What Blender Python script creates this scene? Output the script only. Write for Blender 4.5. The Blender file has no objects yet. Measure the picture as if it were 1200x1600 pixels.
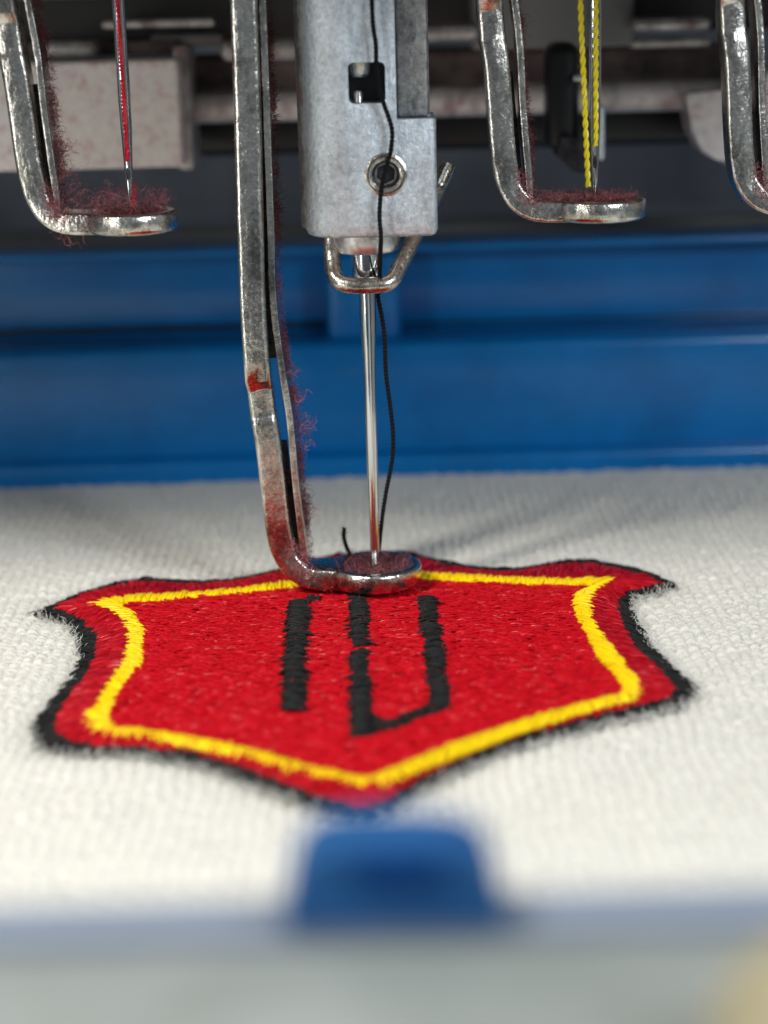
import bpy, bmesh, math, random
import numpy as np
from mathutils import Vector, Matrix, geometry
# one Blender unit is one centimetre of the real machine
C = bpy.context.scene.collection
scn = bpy.context.scene
scn.unit_settings.system = 'METRIC'
scn.unit_settings.scale_length = 0.01
random.seed(7); rng = np.random.default_rng(7)

# ---------------------------------------------------------------- camera
F = 3000.0                                   # focal length in photo pixels (photo 1200 x 1600)
TH, RO, D0 = math.radians(15.3), math.radians(1.55), 15.0
fwd = Vector((0, math.cos(TH), -math.sin(TH)))
r0, u0 = Vector((1, 0, 0)), Vector((0, math.sin(TH), math.cos(TH)))
rgt = r0 * math.cos(RO) - u0 * math.sin(RO)
upv = r0 * math.sin(RO) + u0 * math.cos(RO)
cpos = Vector((0, 0, 0.29)) - (fwd * D0 + rgt * ((586 - 600) / F * D0) + upv * ((800 - 879) / F * D0))
cd = bpy.data.cameras.new('camera'); cam = bpy.data.objects.new('camera', cd); C.objects.link(cam)
M = Matrix((rgt, upv, -fwd)).transposed().to_4x4(); M.translation = cpos
cam.matrix_world = M
cd.sensor_fit = 'VERTICAL'; cd.sensor_height = 36.0; cd.lens = F / 1600 * 36
cd.clip_start = 0.1; cd.clip_end = 500
cd.dof.use_dof = True; cd.dof.focus_distance = 14.3; cd.dof.aperture_fstop = cd.lens * 1e-3 / 0.31
scn.camera = cam

# ---------------------------------------------------------------- light
W = bpy.data.worlds.new('World'); scn.world = W; W.use_nodes = True
nt = W.node_tree; bg = nt.nodes['Background']
bg.inputs[0].default_value = (0.80, 0.90, 1.0, 1); bg.inputs[1].default_value = 0.22

def area(name, loc, aim, size, power, col, sy=None):
    l = bpy.data.lights.new(name, 'AREA'); l.energy = power; l.color = col; l.size = size
    if sy: l.shape = 'RECTANGLE'; l.size_y = sy
    o = bpy.data.objects.new(name, l); C.objects.link(o); o.location = loc
    o.rotation_euler = (Vector(aim) - Vector(loc)).to_track_quat('-Z', 'Y').to_euler(); return o
area('work_light', (-11, -11, 17), (0, -2.0, 0), 2.0, 4700, (1.0, 0.965, 0.90), 6.0)
area('room_light', (13, -17, 12), (0, 0, 1.5), 7, 2900, (0.88, 0.94, 1.0))
area('added_highlight_strip', (-13, -14, 2.8), (0, 0, 1.5), 1.6, 620, (1.0, 0.97, 0.92), 9.0)  # added strip with no known source, gives the metal its edge highlights
scn.view_settings.view_transform = 'Standard'; scn.view_settings.look = 'None'
scn.view_settings.exposure = 0.0; scn.view_settings.gamma = 1.0
scn.render.engine = 'CYCLES'
scn.cycles.use_denoising = True; scn.cycles.max_bounces = 7; scn.cycles.caustics_reflective = False; scn.cycles.caustics_refractive = False
scn.cycles.sample_clamp_indirect = 4.0; scn.cycles.use_adaptive_sampling = False

# ---------------------------------------------------------------- measuring helpers
def ray(px, py): return fwd + rgt * ((px - 600) / F) + upv * ((800 - py) / F)
def P(px, py, Y=0.0):                         # where the sight line meets the upright plane y = Y
    d = ray(px, py); return cpos + d * ((Y - cpos.y) / d.y)
def G(px, py, z=0.0):                         # where it meets the level plane z
    d = ray(px, py); return cpos + d * ((z - cpos.z) / d.z)
def XZ(px, py, Y=0.0):
    p = P(px, py, Y); return (p.x, p.z)

# ---------------------------------------------------------------- object helpers
def tag(o, label=None, cat=None, group=None, kind=None):
    if label: o['label'] = label
    if cat: o['category'] = cat
    if group: o['group'] = group
    if kind: o['kind'] = kind
    return o
def empty(name, loc, label, cat, group=None):
    o = bpy.data.objects.new(name, None); C.objects.link(o); o.location = loc
    o.empty_display_size = 0.2
    return tag(o, label, cat, group)
def link(name, me, mat, parent=None, smooth=False):
    if mat is not None: me.materials.clear(); me.materials.append(mat)
    if smooth: me.shade_smooth()
    o = bpy.data.objects.new(name, me); C.objects.link(o)
    if parent is not None:
        o.parent = parent; o.matrix_parent_inverse = Matrix.Translation(-world_loc(parent))
    return o
def world_loc(o):
    v = Vector((0, 0, 0))
    while o is not None:
        v += o.location; pi = o.matrix_parent_inverse.translation; v += pi; o = o.parent
    return v
def mesh(name, verts, faces, mat, parent=None, smooth=False):
    me = bpy.data.meshes.new(name); me.from_pydata([tuple(v) for v in verts], [], faces); me.validate(); me.update()
    return link(name, me, mat, parent, smooth)
def fast_mesh(name, V, Fq, mat, parent=None, smooth=True, tone=None, uv=None):
    """V (n,3) array, Fq (m,3|4) int array"""
    me = bpy.data.meshes.new(name); n, m, k = len(V), len(Fq), Fq.shape[1]
    me.vertices.add(n); me.vertices.foreach_set('co', np.ascontiguousarray(V, dtype=np.float32).ravel())
    me.loops.add(m * k); me.loops.foreach_set('vertex_index', Fq.astype(np.int32).ravel())
    me.polygons.add(m); me.polygons.foreach_set('loop_start', np.arange(0, m * k, k, dtype=np.int32))
    me.polygons.foreach_set('loop_total', np.full(m, k, dtype=np.int32))
    if tone is not None:
        a = me.attributes.new('tone', 'FLOAT', 'POINT'); a.data.foreach_set('value', np.asarray(tone, dtype=np.float32))
    if uv is not None:
        a = me.attributes.new('along', 'FLOAT', 'POINT'); a.data.foreach_set('value', np.asarray(uv, dtype=np.float32))
    me.update(calc_edges=True)
    return link(name, me, mat, parent, smooth)
def strands(name, Pts, rad, mat, parent=None, sides=4, flat=1.0, tone=None, kind='stuff', taper=0.35):
    """Pts (N,K,3): every strand is a tapered tube; all in one mesh"""
    Pts = np.asarray(Pts, dtype=np.float64); N, K, _ = Pts.shape
    T = np.gradient(Pts, axis=1); T /= np.linalg.norm(T, axis=2, keepdims=True) + 1e-12
    up = np.array([0, 0, 1.0]); S = np.cross(T, up); ln = np.linalg.norm(S, axis=2, keepdims=True)
    alt = np.cross(T, np.array([1.0, 0.05, 0])); S = np.where(ln < 0.25, alt, S)
    S /= np.linalg.norm(S, axis=2, keepdims=True) + 1e-12
    U = np.cross(S, T)
    ang = np.arange(sides) * 2 * np.pi / sides + np.pi / sides
    rad = np.broadcast_to(np.asarray(rad, dtype=np.float64).reshape(-1, 1), (N, K))
    tt = np.linspace(0, 1, K); prof = np.clip(np.minimum(tt, 1 - tt) * 6, 0, 1) * (1 - taper) + taper
    R = rad * prof[None]
    V = Pts[:, :, None, :] + R[:, :, None, None] * (np.cos(ang)[None, None, :, None] * S[:, :, None, :] + flat * np.sin(ang)[None, None, :, None] * U[:, :, None, :])
    V = V.reshape(-1, 3)
    base = (np.arange(N) * K * sides)[:, None, None]; k = (np.arange(K - 1) * sides)[None, :, None]; s = np.arange(sides)[None, None, :]
    s2 = (np.arange(sides) + 1) % sides; s2 = s2[None, None, :]
    q = np.stack(np.broadcast_arrays(base + k + s, base + k + s2, base + k + sides + s2, base + k + sides + s), axis=-1).reshape(-1, 4)
    tn = rng.random(N) if tone is None else tone
    o = fast_mesh(name, V, q, mat, parent, True, np.repeat(tn, K * sides), np.tile(np.repeat(tt, sides), N))
    if kind: o['kind'] = kind
    return o

def bevel_box(name, lo, hi, mat, parent=None, bev=0.02, seg=3, smooth=True):
    bm = bmesh.new(); bmesh.ops.create_cube(bm, size=1)
    lo, hi = Vector(lo), Vector(hi); c, s = (lo + hi) / 2, hi - lo
    for v in bm.verts: v.co = Vector((v.co.x * s.x, v.co.y * s.y, v.co.z * s.z)) + c
    if bev: bmesh.ops.bevel(bm, geom=bm.edges[:], offset=min(bev, min(s) * .49), segments=seg, affect='EDGES', profile=0.5)
    me = bpy.data.meshes.new(name); bm.to_mesh(me); bm.free()
    o = link(name, me, mat, parent)
    if smooth: weight(o)
    return o
def weight(o, ang=35):
    me = o.data; me.shade_smooth()
    me.set_sharp_from_angle(angle=math.radians(ang))
def lathe(name, prof, mat, parent=None, n=48, loc=(0, 0, 0), axis='Z', closed=False):
    V, Fs = [], []
    for i in range(n):
        a = 2 * math.pi * i / n
        for r, z in prof: V.append((r * math.cos(a), r * math.sin(a), z))
    k = len(prof)
    for i in range(n):
        j = (i + 1) % n
        for t in range(k if closed else k - 1):
            t2 = (t + 1) % k; Fs.append((i * k + t, j * k + t, j * k + t2, i * k + t2))
    V = [Vector(v) for v in V]
    if axis == 'Y': V = [Vector((v.x, v.z, v.y)) for v in V]
    V = [v + Vector(loc) for v in V]
    me = bpy.data.meshes.new(name); me.from_pydata([tuple(v) for v in V], [], Fs); me.validate()
    bm = bmesh.new(); bm.from_mesh(me); bmesh.ops.remove_doubles(bm, verts=bm.verts, dist=1e-6); bmesh.ops.recalc_face_normals(bm, faces=bm.faces); bm.to_mesh(me); bm.free()
    o = link(name, me, mat, parent); weight(o, 40); return o
def smooth_path(pts, n):
    """Catmull-Rom through pts (any dimension), n samples evenly by length"""
    p = np.array(pts, dtype=float); p = np.vstack([2 * p[0] - p[1], p, 2 * p[-1] - p[-2]])
    out = []
    for i in range(1, len(p) - 2):
        for t in np.linspace(0, 1, 24, endpoint=False):
            a, b, c, d = p[i - 1], p[i], p[i + 1], p[i + 2]
            out.append(0.5 * ((2 * b) + (-a + c) * t + (2 * a - 5 * b + 4 * c - d) * t * t + (-a + 3 * b - 3 * c + d) * t ** 3))
    out.append(p[-2]); return resample(np.array(out), n)
def resample(p, n):
    p = np.asarray(p, dtype=float); d = np.r_[0, np.cumsum(np.linalg.norm(np.diff(p[:, :3], axis=0), axis=1))]
    t = np.linspace(0, d[-1], n); return np.stack([np.interp(t, d, p[:, k]) for k in range(p.shape[1])], 1)
def tube(name, pts, r, mat, parent=None, sides=16, caps=True):
    """pts list of Vector, r number or list; parallel transported"""
    pts = [Vector(p) for p in pts]; n = len(pts); V, Fs = [], []
    T0 = (pts[1] - pts[0]).normalized(); N0 = T0.orthogonal().normalized()
    for i in range(n):
        T = (pts[min(i + 1, n - 1)] - pts[max(i - 1, 0)]).normalized()
        N0 = (N0 - T * N0.dot(T)).normalized(); B = T.cross(N0)
        rr = r[i] if hasattr(r, '__len__') else r
        for s in range(sides):
            a = 2 * math.pi * s / sides; V.append(pts[i] + (N0 * math.cos(a) + B * math.sin(a)) * rr)
    for i in range(n - 1):
        for s in range(sides):
            s2 = (s + 1) % sides; Fs.append((i * sides + s, i * sides + s2, (i + 1) * sides + s2, (i + 1) * sides + s))
    if caps: Fs.append(tuple(reversed(range(sides)))); Fs.append(tuple((n - 1) * sides + s for s in range(sides)))
    o = mesh(name, V, Fs, mat, parent); weight(o, 50); return o
def boolean(o, cutters):
    for c in cutters:
        m = o.modifiers.new('cut', 'BOOLEAN'); m.object = c; m.solver = 'EXACT'; m.operation = 'DIFFERENCE'
    dg = bpy.context.evaluated_depsgraph_get(); me = bpy.data.meshes.new_from_object(o.evaluated_get(dg))
    o.modifiers.clear(); me.name = o.data.name; o.data = me
    for c in cutters: bpy.data.objects.remove(c)
    weight(o, 32)

# ---------------------------------------------------------------- materials
def mat(name, col=(.5, .5, .5), rough=.5, metal=0.0, spec=0.5):
    m = bpy.data.materials.new(name); m.use_nodes = True; b = m.node_tree.nodes['Principled BSDF']
    b.inputs['Base Color'].default_value = (*col, 1); b.inputs['Roughness'].default_value = rough
    b.inputs['Metallic'].default_value = metal; b.inputs['Specular IOR Level'].default_value = spec
    return m
def nd(m, t, **kw):
    n = m.node_tree.nodes.new(t)
    for k, v in kw.items():
        if k in n.inputs: n.inputs[k].default_value = v
        else: setattr(n, k, v)
    return n
def lk(m, a, b): m.node_tree.links.new(a, b)
def noise(m, scale, detail=4, rough=.6, stretch=None, dist=0.0):
    tc = nd(m, 'ShaderNodeTexCoord'); out = tc.outputs['Object']
    if stretch:
        mp = nd(m, 'ShaderNodeMapping'); mp.inputs['Scale'].default_value = stretch; lk(m, out, mp.inputs['Vector']); out = mp.outputs[0]
    n = nd(m, 'ShaderNodeTexNoise'); n.inputs['Scale'].default_value = scale; n.inputs['Detail'].default_value = detail
    n.inputs['Roughness'].default_value = rough; n.inputs['Distortion'].default_value = dist; lk(m, out, n.inputs['Vector'])
    return n.outputs['Fac']
def ramp(m, src, stops):
    r = nd(m, 'ShaderNodeValToRGB'); e = r.color_ramp.elements
    e[0].position, e[0].color = stops[0][0], (*stops[0][1], 1); e[1].position, e[1].color = stops[-1][0], (*stops[-1][1], 1)
    for p, c in stops[1:-1]:
        x = e.new(p); x.color = (*c, 1)
    lk(m, src, r.inputs[0]); return r.outputs[0]
def mixc(m, fac, a, b, mode='MIX'):
    x = nd(m, 'ShaderNodeMix'); x.data_type = 'RGBA'; x.blend_type = mode
    if hasattr(fac, 'links'): lk(m, fac, x.inputs[0])
    else: x.inputs[0].default_value = fac
    for v, i in ((a, 6), (b, 7)):
        if hasattr(v, 'links'): lk(m, v, x.inputs[i])
        else: x.inputs[i].default_value = (*v, 1)
    return x.outputs[2]
def bump(m, src, strength, dist=0.01, prev=None):
    b = nd(m, 'ShaderNodeBump'); b.inputs['Strength'].default_value = strength; b.inputs['Distance'].default_value = dist
    lk(m, src, b.inputs['Height'])
    if prev is not None: lk(m, prev, b.inputs['Normal'])
    return b.outputs[0]
def BS(m): return m.node_tree.nodes['Principled BSDF'].inputs
G3 = lambda v: (v, v, v)

def worn_metal(name, c0, c1, r0=.22, r1=.5, grain=28, bstr=.35, stain=None, stain_lo=.55, st=None, patch=.55):
    m = mat(name, metal=1.0)
    a = noise(m, grain, 5, .7, st); b = noise(m, grain * 3.1, 3, .6); d = noise(m, 3.0, 3, .6)
    col = ramp(m, a, [(.3, c0), (.68, c1)])
    pt = ramp(m, noise(m, 4.5, 5, .75, (1, 1, .45)), [(.36, G3(patch)), (.52, G3(1))]); col = mixc(m, 1.0, col, pt, 'MULTIPLY')  # worn blotches whose darkening also stands in for dark reflections
    rr2 = noise(m, 5.0, 3, .6, (1, 1, .5)); stk = noise(m, 14.0, 4, .7, (3.5, 3.5, .22))
    if stain:
        f = ramp(m, d, [(stain_lo, G3(0)), (stain_lo + .15, G3(1))]); col = mixc(m, f, col, stain)
        mt = ramp(m, d, [(stain_lo, G3(1)), (stain_lo + .15, G3(.45))]); lk(m, mt, BS(m)['Metallic'])
    lk(m, col, BS(m)['Base Color'])
    rr = nd(m, 'ShaderNodeMapRange'); rr.inputs[1].default_value = .3; rr.inputs[2].default_value = .7; rr.inputs[3].default_value = r0; rr.inputs[4].default_value = r1
    lk(m, b, rr.inputs[0]); lk(m, rr.outputs[0], BS(m)['Roughness'])
    lk(m, bump(m, a, bstr, .010, bump(m, b, bstr * .6, .005, bump(m, rr2, .5, .03, bump(m, stk, bstr * .5, .006)))), BS(m)['Normal'])
    return m
STEEL = worn_metal('worn_nickel', (.55, .525, .48), (.88, .84, .77), .07, .28, 15, .42, patch=.42)
STEEL_LINT = worn_metal('linty_nickel', (.52, .50, .455), (.88, .84, .77), .07, .30, 15, .42, (.20, .09, .09), .66, patch=.42)
CHROME = mat('polished_steel', (.78, .79, .80), .10, 1.0)
lk(CHROME, bump(CHROME, noise(CHROME, 6, 3, .6, (6, 6, .8)), .08, .01), BS(CHROME)['Normal'])
WIRE = worn_metal('wire_steel', (.42, .38, .31), (.72, .68, .6), .14, .34, 14, .3)
CAST = worn_metal('satin_zinc', (.46, .52, .57), (.82, .89, .95), .26, .48, 30, .8, patch=.72)
BS(CAST)['Metallic'].default_value = .78
CASTD = worn_metal('dull_zinc', (.18, .18, .18), (.48, .47, .46), .35, .6, 24, .5, (.20, .08, .08), .64)
DARKM = worn_metal('dark_steel', (.03, .03, .035), (.10, .10, .11), .35, .6, 12, .3)
COLLAR = worn_metal('bright_alloy', (.6, .6, .6), (.85, .85, .84), .3, .45, 20, .3)

def thread_mat(name, col, var=.25, rough=.42, sheen=.3, dark=None, spec=.6, twist=0):
    m = mat(name, col, rough, 0, spec)
    at = nd(m, 'ShaderNodeAttribute'); at.attribute_name = 'tone'
    lo = tuple(c * (1 - var) for c in col); hi = tuple(min(1, c * (1 + var) + var * .02) for c in col)
    c = ramp(m, at.outputs['Fac'], [(0, dark or lo), (1, hi)]); lk(m, c, BS(m)['Base Color'])
    BS(m)['Sheen Weight'].default_value = sheen * .15; BS(m)['Sheen Roughness'].default_value = .4
    BS(m)['Sheen Tint'].default_value = (*[min(1, x * 1.3 + .1) for x in col], 1)
    lk(m, bump(m, noise(m, 160, 2, .6), .35, .004), BS(m)['Normal'])
    return m
RED = thread_mat('red_rayon', (.53, .0002, .008), .16, .42, .0, spec=.22)
REDO = thread_mat('red_rayon_edge', (.43, .0002, .008), .30, .45, .0, spec=.14)
for _m in (RED, REDO):                         # most filaments are dull, a few catch the lamp
    _a = [q for q in _m.node_tree.nodes if q.type == 'ATTRIBUTE'][0]
    lk(_m, ramp(_m, _a.outputs['Fac'], [(0, G3(.08)), (.88, G3(.12)), (.94, G3(.45)), (1, G3(.7))]), BS(_m)['Specular IOR Level'])
    lk(_m, ramp(_m, _a.outputs['Fac'], [(0, G3(.5)), (.88, G3(.45)), (.94, G3(.36)), (1, G3(.30))]), BS(_m)['Roughness'])
YEL = thread_mat('yellow_rayon', (.96, .66, .002), .10, .40, .0, spec=.35)
BLK = thread_mat('black_thread', (.0055, .006, .006), .5, .7, .0, spec=.25)
BLKT = mat('black_sewing_thread', (.005, .005, .006), .75, spec=.2)
REDT = mat('red_sewing_thread', (.60, .006, .02), .4)
YELT = mat('yellow_sewing_thread', (.80, .66, .02), .42)
LINT = thread_mat('dusty_red_lint', (.42, .15, .16), .5, .8, .3, dark=(.13, .03, .038), spec=.2)
LINTD = thread_mat('dark_lint', (.24, .07, .075), .5, .9, .2, dark=(.045, .012, .016), spec=.2)
FUZZ = thread_mat('cotton_fuzz', (.80, .79, .74), .1, .8, .3, spec=.2)

CLOTH = mat('white_cotton_knit', (.78, .77, .72), .85, 0, .2)
_d = noise(CLOTH, .9, 4, .6); _f = noise(CLOTH, 60, 3, .7)
_c = ramp(CLOTH, _d, [(.35, (.80, .78, .71)), (.62, (.77, .755, .69)), (.8, (.62, .58, .56))])
_c = mixc(CLOTH, .25, _c, ramp(CLOTH, _f, [(.3, G3(.6)), (.7, G3(1))]), 'MULTIPLY')
lk(CLOTH, _c, BS(CLOTH)['Base Color']); lk(CLOTH, bump(CLOTH, _f, .9, .012), BS(CLOTH)['Normal'])
BS(CLOTH)['Sheen Weight'].default_value = .2

BLUE = mat('blue_enamel', (.0, .085, .32), .26, 0, .25)
BS(BLUE)['Coat Weight'].default_value = .4; BS(BLUE)['Coat Roughness'].default_value = .12
_n = noise(BLUE, 1.6, 5, .65)
lk(BLUE, ramp(BLUE, _n, [(.3, (.0, .125, .37)), (.6, (.0, .155, .45)), (.8, (.0, .15, .41))]), BS(BLUE)['Base Color'])
lk(BLUE, bump(BLUE, noise(BLUE, 5, 4, .6), .12, .02), BS(BLUE)['Normal'])
WHITEP = mat('cream_paint_with_lint', (.7, .68, .64), .55)
_n = noise(WHITEP, 11, 5, .75); _n2 = noise(WHITEP, 2.4, 3, .6)
_c = ramp(WHITEP, _n, [(.42, (.90, .87, .84)), (.55, (.84, .77, .74)), (.67, (.70, .44, .44)), (.78, (.50, .40, .39))])
lk(WHITEP, _c, BS(WHITEP)['Base Color'])
GREYM = worn_metal('dusty_grey_steel', (.46, .45, .44), (.72, .70, .68), .35, .6, 5, .2, (.24, .15, .14), .5)
GREYL = worn_metal('pale_dusty_steel', (.62, .57, .56), (.85, .80, .78), .4, .65, 4, .2, (.42, .27, .26), .55)
BS(GREYM)['Metallic'].default_value = .5; BS(GREYL)['Metallic'].default_value = .35
for _m in (GREYM, GREYL):
    for _l in list(_m.node_tree.links):
        if _l.to_socket.name == 'Metallic': _m.node_tree.links.remove(_l)
BROWN = mat('brown_dusty_casting', (.05, .038, .036), .8)
_n = noise(BROWN, 4, 5, .7); lk(BROWN, ramp(BROWN, _n, [(.3, (.08, .06, .058)), (.7, (.26, .19, .18))]), BS(BROWN)['Base Color'])
PLATE = mat('grey_painted_plate', (.24, .24, .24), .55)
BLACKP = mat('black_plastic_and_shade', (.006, .006, .007), .35)  # black of the rear clamp, also used as painted shade in gaps
DIM = mat('dim_recess_shade', (.045, .042, .042), .6)  # recess shade put into the colour
SLATE = mat('slate_grey_panel', (.035, .040, .052), .6)
_n = noise(SLATE, .5, 3, .6); lk(SLATE, ramp(SLATE, _n, [(.35, (.26, .285, .34)), (.65, (.48, .51, .58))]), BS(SLATE)['Base Color'])
TABLE = mat('pale_grey_laminate', (.25, .27, .26), .5)
_n = noise(TABLE, 1.2, 3, .6); lk(TABLE, ramp(TABLE, _n, [(.3, (.20, .225, .21)), (.7, (.29, .31, .30))]), BS(TABLE)['Base Color'])
BEIGE = mat('beige_plastic', (.30, .265, .165), .6)

# ================================================================ SETTING
tag(mesh('table', [(-60, -60, -.75), (60, -60, -.75), (60, 60, -.75), (-60, 60, -.75)], [(0, 1, 2, 3)], TABLE), kind='structure')
tag(bevel_box('back_wall', (-40, 14, -.7), (40, 15, 30), SLATE, None, 0), kind='structure')

# ---- cloth: knitted loops as real relief
outer = [(59,957),(88,943),(129,926),(170,913),(207,905),(243,904),(279,909),(320,908),(362,905),(413,895),(439,889),(470,880),(520,866),(590,860),(640,864),(657,868),(700,880),(735,886),(787,890),(828,886),(869,877),(916,873),(962,882),(1000,892),(1019,897),(1055,914),
         (1024,923),(988,930),(980,944),(993,975),(1019,1011),(1055,1047),(1084,1073),(1076,1089),(1045,1104),(993,1115),(942,1126),(890,1141),(812,1164),(735,1193),(657,1231),(606,1263),(580,1275),(560,1275),
         (517,1266),(465,1249),(413,1230),(362,1209),(310,1193),(258,1183),(207,1177),(155,1174),(103,1176),(67,1168),(52,1146),(57,1125),(83,1092),(114,1058),(128,1027),(127,993),(108,972),(83,967)]
def pucker(X, Y):
    """the dense stitching pulls the knit down and into short radial creases round the badge"""
    o = np.array([tuple(G(a, b, .012))[:2] for a, b in outer]); o = np.vstack([o, o[:1]]); dd = []
    for i in range(len(o) - 1): dd += [o[i] + (o[i + 1] - o[i]) * t for t in (0, .33, .66)]
    dd = np.array(dd); cx, cy = np.meshgrid(np.linspace(X.min(), X.max(), 240), np.linspace(Y.min(), Y.max(), 200))
    d2 = np.min([(cx - a) ** 2 + (cy - b) ** 2 for a, b in dd], axis=0); c = o.mean(0)
    th = np.arctan2(cy - c[1], cx - c[0]); d = np.sqrt(d2)
    f = -.022 * np.exp(-(d / .13) ** 2) + .020 * np.exp(-((d - .32) / .2) ** 2) * (.6 + .5 * np.sin(th * 23) * np.sin(th * 7 + 1)) 
    ix = (X - X.min()) / (X.max() - X.min()) * 239; iy = (Y - Y.min()) / (Y.max() - Y.min()) * 199
    i0 = np.minimum(ix.astype(int), 238); j0 = np.minimum(iy.astype(int), 198); u, v = ix - i0, iy - j0
    return (f[j0, i0] * (1 - u) + f[j0, i0 + 1] * u) * (1 - v) + (f[j0 + 1, i0] * (1 - u) + f[j0 + 1, i0 + 1] * u) * v
NX, NY = 900, 640
x = np.linspace(-6.3, 6.3, NX); 
yv = np.linspace(-6.6, 4.6, NY)
X, Y = np.meshgrid(x, yv)
def wob(X, Y, s, seed):
    r = np.random.default_rng(seed); o = 0 * X
    for i in range(7):
        a, b, p = r.normal(0, s), r.normal(0, s), r.uniform(0, 6.28); o += np.sin(a * X + b * Y + p)
    return o / 7 ** .5
wx = .088; wy = .074
Xd = X + .03 * wob(X, Y, 2.5, 1) + .014 * wob(X, Y, 14, 2); Yd = Y + .10 * X + .03 * wob(X, Y, 2.5, 3) + .016 * wob(X, Y, 15, 4)
ux = Xd / wx
col = np.floor(ux); fx = ux - col - .5
vy = Yd / wy + .5 * (col % 2) + .55 * np.abs(fx)            # V shaped loops
fy = vy - np.floor(vy) - .5
Hc = np.clip(1 - (np.abs(fx) * 2) ** 2.4, 0, 1) ** .6 * .38 + .62 * np.clip(1 - (np.abs(fy) * 2) ** 2 - .5 * (np.abs(fx) * 2) ** 3, 0, 1) ** .6 + .35 * fy
h1 = np.sin(col * 12.9 + np.floor(vy) * 78.2) * 43758.5; h1 = h1 - np.floor(h1)
Z = .034 * Hc + .016 * (h1 - .5) * Hc + .012 * wob(X, Y, 1.2, 5) + .004 * wob(X, Y, 26, 6) - .04 + pucker(X, Y)
V = np.stack([X + .006 * wob(X, Y, 18, 8), Y + .006 * wob(X, Y, 18, 9), Z], -1).reshape(-1, 3)
ii = np.arange(NX * NY).reshape(NY, NX)
q = np.stack([ii[:-1, :-1], ii[:-1, 1:], ii[1:, 1:], ii[1:, :-1]], -1).reshape(-1, 4)
cloth = fast_mesh('cloth', V, q, CLOTH)
tag(cloth, 'white knitted cotton cloth stretched flat under the red shield patch', 'cloth')

# ================================================================ EMBROIDERED SHIELD
ZP = .06
def W2(pts, z=ZP): return np.array([tuple(G(px, py, z))[:2] for px, py in pts])
redo = [(84,951),(104,940),(133,928),(172,916),(207,909),(243,908),(279,913),(320,912),(362,909),(413,899),(439,893),(470,884),(520,871),(590,866),(640,869),(657,872),(700,884),(735,890),(787,894),(828,890),(869,882),(916,879),(962,887),(1000,896),(1016,901),(1036,912),
        (1014,919),(976,927),(965,944),(973,975),(993,1011),(1029,1047),(1058,1076),(1056,1086),(1040,1095),(993,1105),(942,1117),(890,1131),(812,1152),(735,1181),(657,1217),(606,1250),(580,1261),(560,1261),
        (517,1251),(465,1233),(413,1214),(362,1195),(310,1180),(258,1173),(207,1167),(155,1166),(120,1163),(95,1152),(84,1138),(86,1122),(103,1092),(132,1058),(147,1027),(150,996),(130,970),(100,958)]
# yellow band: paired outer / inner rails, corner points doubled where it turns
yo = [(124,940),(158,930),(201,922),(248,921),(310,919),(362,915),(413,908),(444,904),(500,893),(586,884),(620,884),(657,887),(735,892),(812,897),(890,900),(931,897),(977,900),
      (950,912),(936,922),(929,939),(936,970),(957,1001),(983,1037),(1009,1066),(1010,1079),
      (988,1091),(942,1102),(890,1117),(812,1141),(735,1171),(657,1202),(610,1225),(571,1234),
      (542,1227),(491,1216),(439,1201),(387,1184),(310,1166),(232,1152),(165,1144),(134,1136),(129,1112),(150,1083),(170,1052),(189,1027),(194,996),(191,970),(170,952)]
yi = [(192,946),(196,945),(201,943),(248,938),(310,933),(362,928),(413,922),(465,915),(500,910),(586,902),(620,902),(657,905),(735,907),(812,909),(890,912),(915,912),(926,914),
      (916,918),(903,922),(895,935),(897,958),(911,985),(928,1016),(957,1047),(973,1073),
      (970,1077),(935,1085),(890,1096),(812,1118),(735,1142),(657,1172),(606,1193),(569,1207),
      (542,1200),(491,1189),(439,1175),(387,1161),(310,1145),(232,1134),(180,1132),(170,1127),(170,1120),(180,1099),(199,1062),(222,1027),(226,996),(218,968),(200,950)]
OUT, REDP, YO, YI = [W2(a, z) for a, z in ((outer, .012), (redo, .038), (yo, .105), (yi, .105))]
sx, sy = OUT[:, 0].mean(), OUT[:, 1].mean()
shield = empty('embroidered_patch', (sx, sy, 0), 'red shield badge with yellow inner outline and black edge stitched on white cloth', 'embroidered patch')
def poly_sheet(name, pts, z, m, thick=.03):
    tri = geometry.tessellate_polygon([[Vector((a, b, 0)) for a, b in pts]]); n = len(pts)
    V = [(a, b, z) for a, b in pts] + [(a, b, z - thick) for a, b in pts]
    Fs = [tuple(t) for t in tri] + [(i, (i + 1) % n, n + (i + 1) % n, n + i) for i in range(n)]
    o = mesh(name, V, Fs, m, shield); bm = bmesh.new(); bm.from_mesh(o.data); bmesh.ops.recalc_face_normals(bm, faces=bm.faces); bm.to_mesh(o.data); bm.free(); return o
UNDER_R = mat('red_underlay', (.45, .0008, .008), .9); UNDER_B = mat('black_underlay', (.008, .008, .008), .9); UNDER_Y = mat('yellow_underlay', (.5, .28, .003), .9)
def closed(p): return np.vstack([p, p[:1]])
def pair(A, B, n):
    """resample two closed rails together so that partners stay opposite one another"""
    J = np.hstack([closed(A), closed(B)]); mid = (J[:, :2] + J[:, 2:]) / 2
    d = np.r_[0, np.cumsum(np.linalg.norm(np.diff(mid, axis=0), axis=1) + 1e-4)]
    t = np.linspace(0, d[-1], n); J = np.stack([np.interp(t, d, J[:, k]) for k in range(4)], 1)
    return J[:, :2], J[:, 2:]
def nearest_on(poly, pts):
    c = resample(closed(poly), 1500); out = []
    for p in pts: out.append(c[np.argmin(((c - p) ** 2).sum(1))])
    return np.array(out)
poly_sheet('black_underlay', OUT, .012, UNDER_B, .03)
poly_sheet('red_underlay', REDP * .996 + np.array([sx, sy]) * .004, .030, UNDER_R, .03)
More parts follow.
